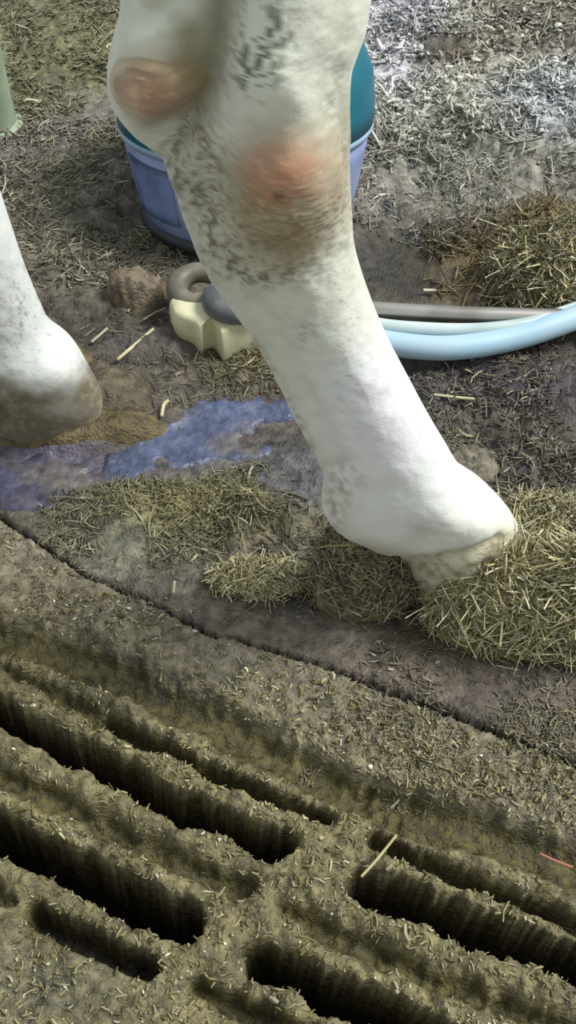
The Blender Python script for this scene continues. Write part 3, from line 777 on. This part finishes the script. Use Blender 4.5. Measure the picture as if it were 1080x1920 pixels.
# post at the left edge
M_post = mat_plain('green_grey_paint', (150, 166, 140), rough=.55, rgb2=(126, 142, 116), scale=16, bump=.2)
pb = atZ(-13, 240, 0)
post = empty('barn_post', (pb[0], pb[1], 0), 'green grey painted post standing at the left edge of the floor', 'post')
tube('pole', [(pb[0], pb[1], -.01), (pb[0], pb[1], .5), (pb[0], pb[1], 1.1), (pb[0], pb[1], 1.6)], .036, M_post, post, n=40)
lathe('foot_plate', [(.02, .0), (.046, .0), (.046, .008), (.042, .011), (.02, .012)], pb[0], pb[1], M_post, post, n=40)

# ------------------------------------------------------------------ single straws that stand out
def stalk(label, p, r=.0018, col=(196, 190, 150), lift=.007):
    n = []
    for (u, v) in p:
        w = atZ(u, v, 0); n.append((w[0], w[1], max(float(ground(w[0], w[1])), -.003)+lift))
    if not hasattr(stalk, 'm'): stalk.m = {}
    if col not in stalk.m: stalk.m[col] = mat_plain('dry_stalk', col, rough=.6, scale=60)
    m = stalk.m[col]
    o = tube('straw_stalk', n, r, m, n=8, seg=14)
    return tag(o, label, 'straw', 'single straws on the floor')
stalk('long pale straw with a forked end lying on dark mud beyond the far foot', [(222, 690), (250, 668), (272, 648), (290, 634)], .0022)
stalk('short straw left of the forked straw, closest to the far fetlock', [(174, 658), (188, 644), (204, 630)], .0018, (170, 164, 140))
stalk('small faint straw just left of the cream chunk', [(270, 612), (290, 603), (314, 596)], .0014, (150, 142, 118))
stalk('short pale straw lying at the far edge of the slurry film with painted sky reflection', [(306, 805), (310, 785), (316, 764)], .0022)
stalk('short yellowish straw leaning by the far foot at the left edge', [(12, 770), (20, 788), (30, 802)], .0018)
stalk('thin pale straw crossing the end of a dark slot', [(676, 1652), (705, 1620), (742, 1574)], .0013, (176, 168, 122), .012)
stalk('pale straw lying flat below the pale hose', [(812, 746), (850, 750), (888, 753)], .0018)
stalk('small bright straw on mud darkened with painted shade above the steel pipe', [(792, 556), (804, 556), (816, 557)], .0022, (210, 206, 186))
stalk('reddish twig on the slatted floor at the right edge', [(1010, 1604), (1040, 1618), (1072, 1630)], .0014, (150, 104, 82))
stalk('long straw on the straw heap against the near hoof, pointing right', [(930, 1142), (980, 1136), (1030, 1128)], .0018, (208, 200, 156), .056)
stalk('steep straw on the straw heap beside the near fetlock', [(978, 1110), (985, 1088), (996, 1064)], .0018, (212, 206, 164), .058)
stalk('tiny pale straw on bare grey mud left of the flat straw wad', [(326, 1120), (327, 1108), (328, 1096)], .0014, (180, 178, 150))

# ------------------------------------------------------------------ light
w = bpy.data.worlds.new('overcast'); SC.world = w; w.use_nodes = True
nt = w.node_tree; bg = nt.nodes['Background']
tc = nt.nodes.new('ShaderNodeTexCoord'); sep = nt.nodes.new('ShaderNodeSeparateXYZ'); rmp = nt.nodes.new('ShaderNodeValToRGB')
nt.links.new(tc.outputs['Generated'], sep.inputs[0]); nt.links.new(sep.outputs['Z'], rmp.inputs['Fac'])
rmp.color_ramp.elements[0].position = 0; rmp.color_ramp.elements[0].color = (.60, .62, .60, 1)
rmp.color_ramp.elements[1].position = .8; rmp.color_ramp.elements[1].color = (.95, 1.0, 1.08, 1)
nt.links.new(rmp.outputs['Color'], bg.inputs['Color']); bg.inputs['Strength'].default_value = .60
def area(name, loc, to, size, power, col):
    l = bpy.data.lights.new(name, 'AREA'); l.shape = 'RECTANGLE'; l.size = size[0]; l.size_y = size[1]; l.energy = power; l.color = col
    o = bpy.data.objects.new(name, l); COL.objects.link(o); o.location = loc
    o.rotation_euler = (Vector(to)-Vector(loc)).to_track_quat('-Z', 'Y').to_euler(); return o
sun = bpy.data.lights.new('daylight', 'SUN'); sun.energy = 3.5; sun.angle = math.radians(22); sun.color = (1.0, .99, .96)
so = bpy.data.objects.new('daylight', sun); COL.objects.link(so); so.location = (2, 0, 3)
so.rotation_euler = (Vector((0, 0, 0))-Vector((.95, .08, 1.25))).to_track_quat('-Z', 'Y').to_euler()

# ------------------------------------------------------------------ camera + view
cd = bpy.data.cameras.new('camera'); co = bpy.data.objects.new('camera', cd); COL.objects.link(co)
co.location = Vector(CAM*K); co.rotation_euler = (math.pi/2-P, 0, 0)
cd.sensor_fit = 'VERTICAL'; cd.sensor_height = 36; cd.sensor_width = 36; cd.lens = F/1920*36; cd.clip_start = .01
SC.camera = co
vs = SC.view_settings; vs.view_transform = 'Standard'; vs.look = 'None'; vs.gamma = 1; vs.use_curve_mapping = False; vs.exposure = 0.18
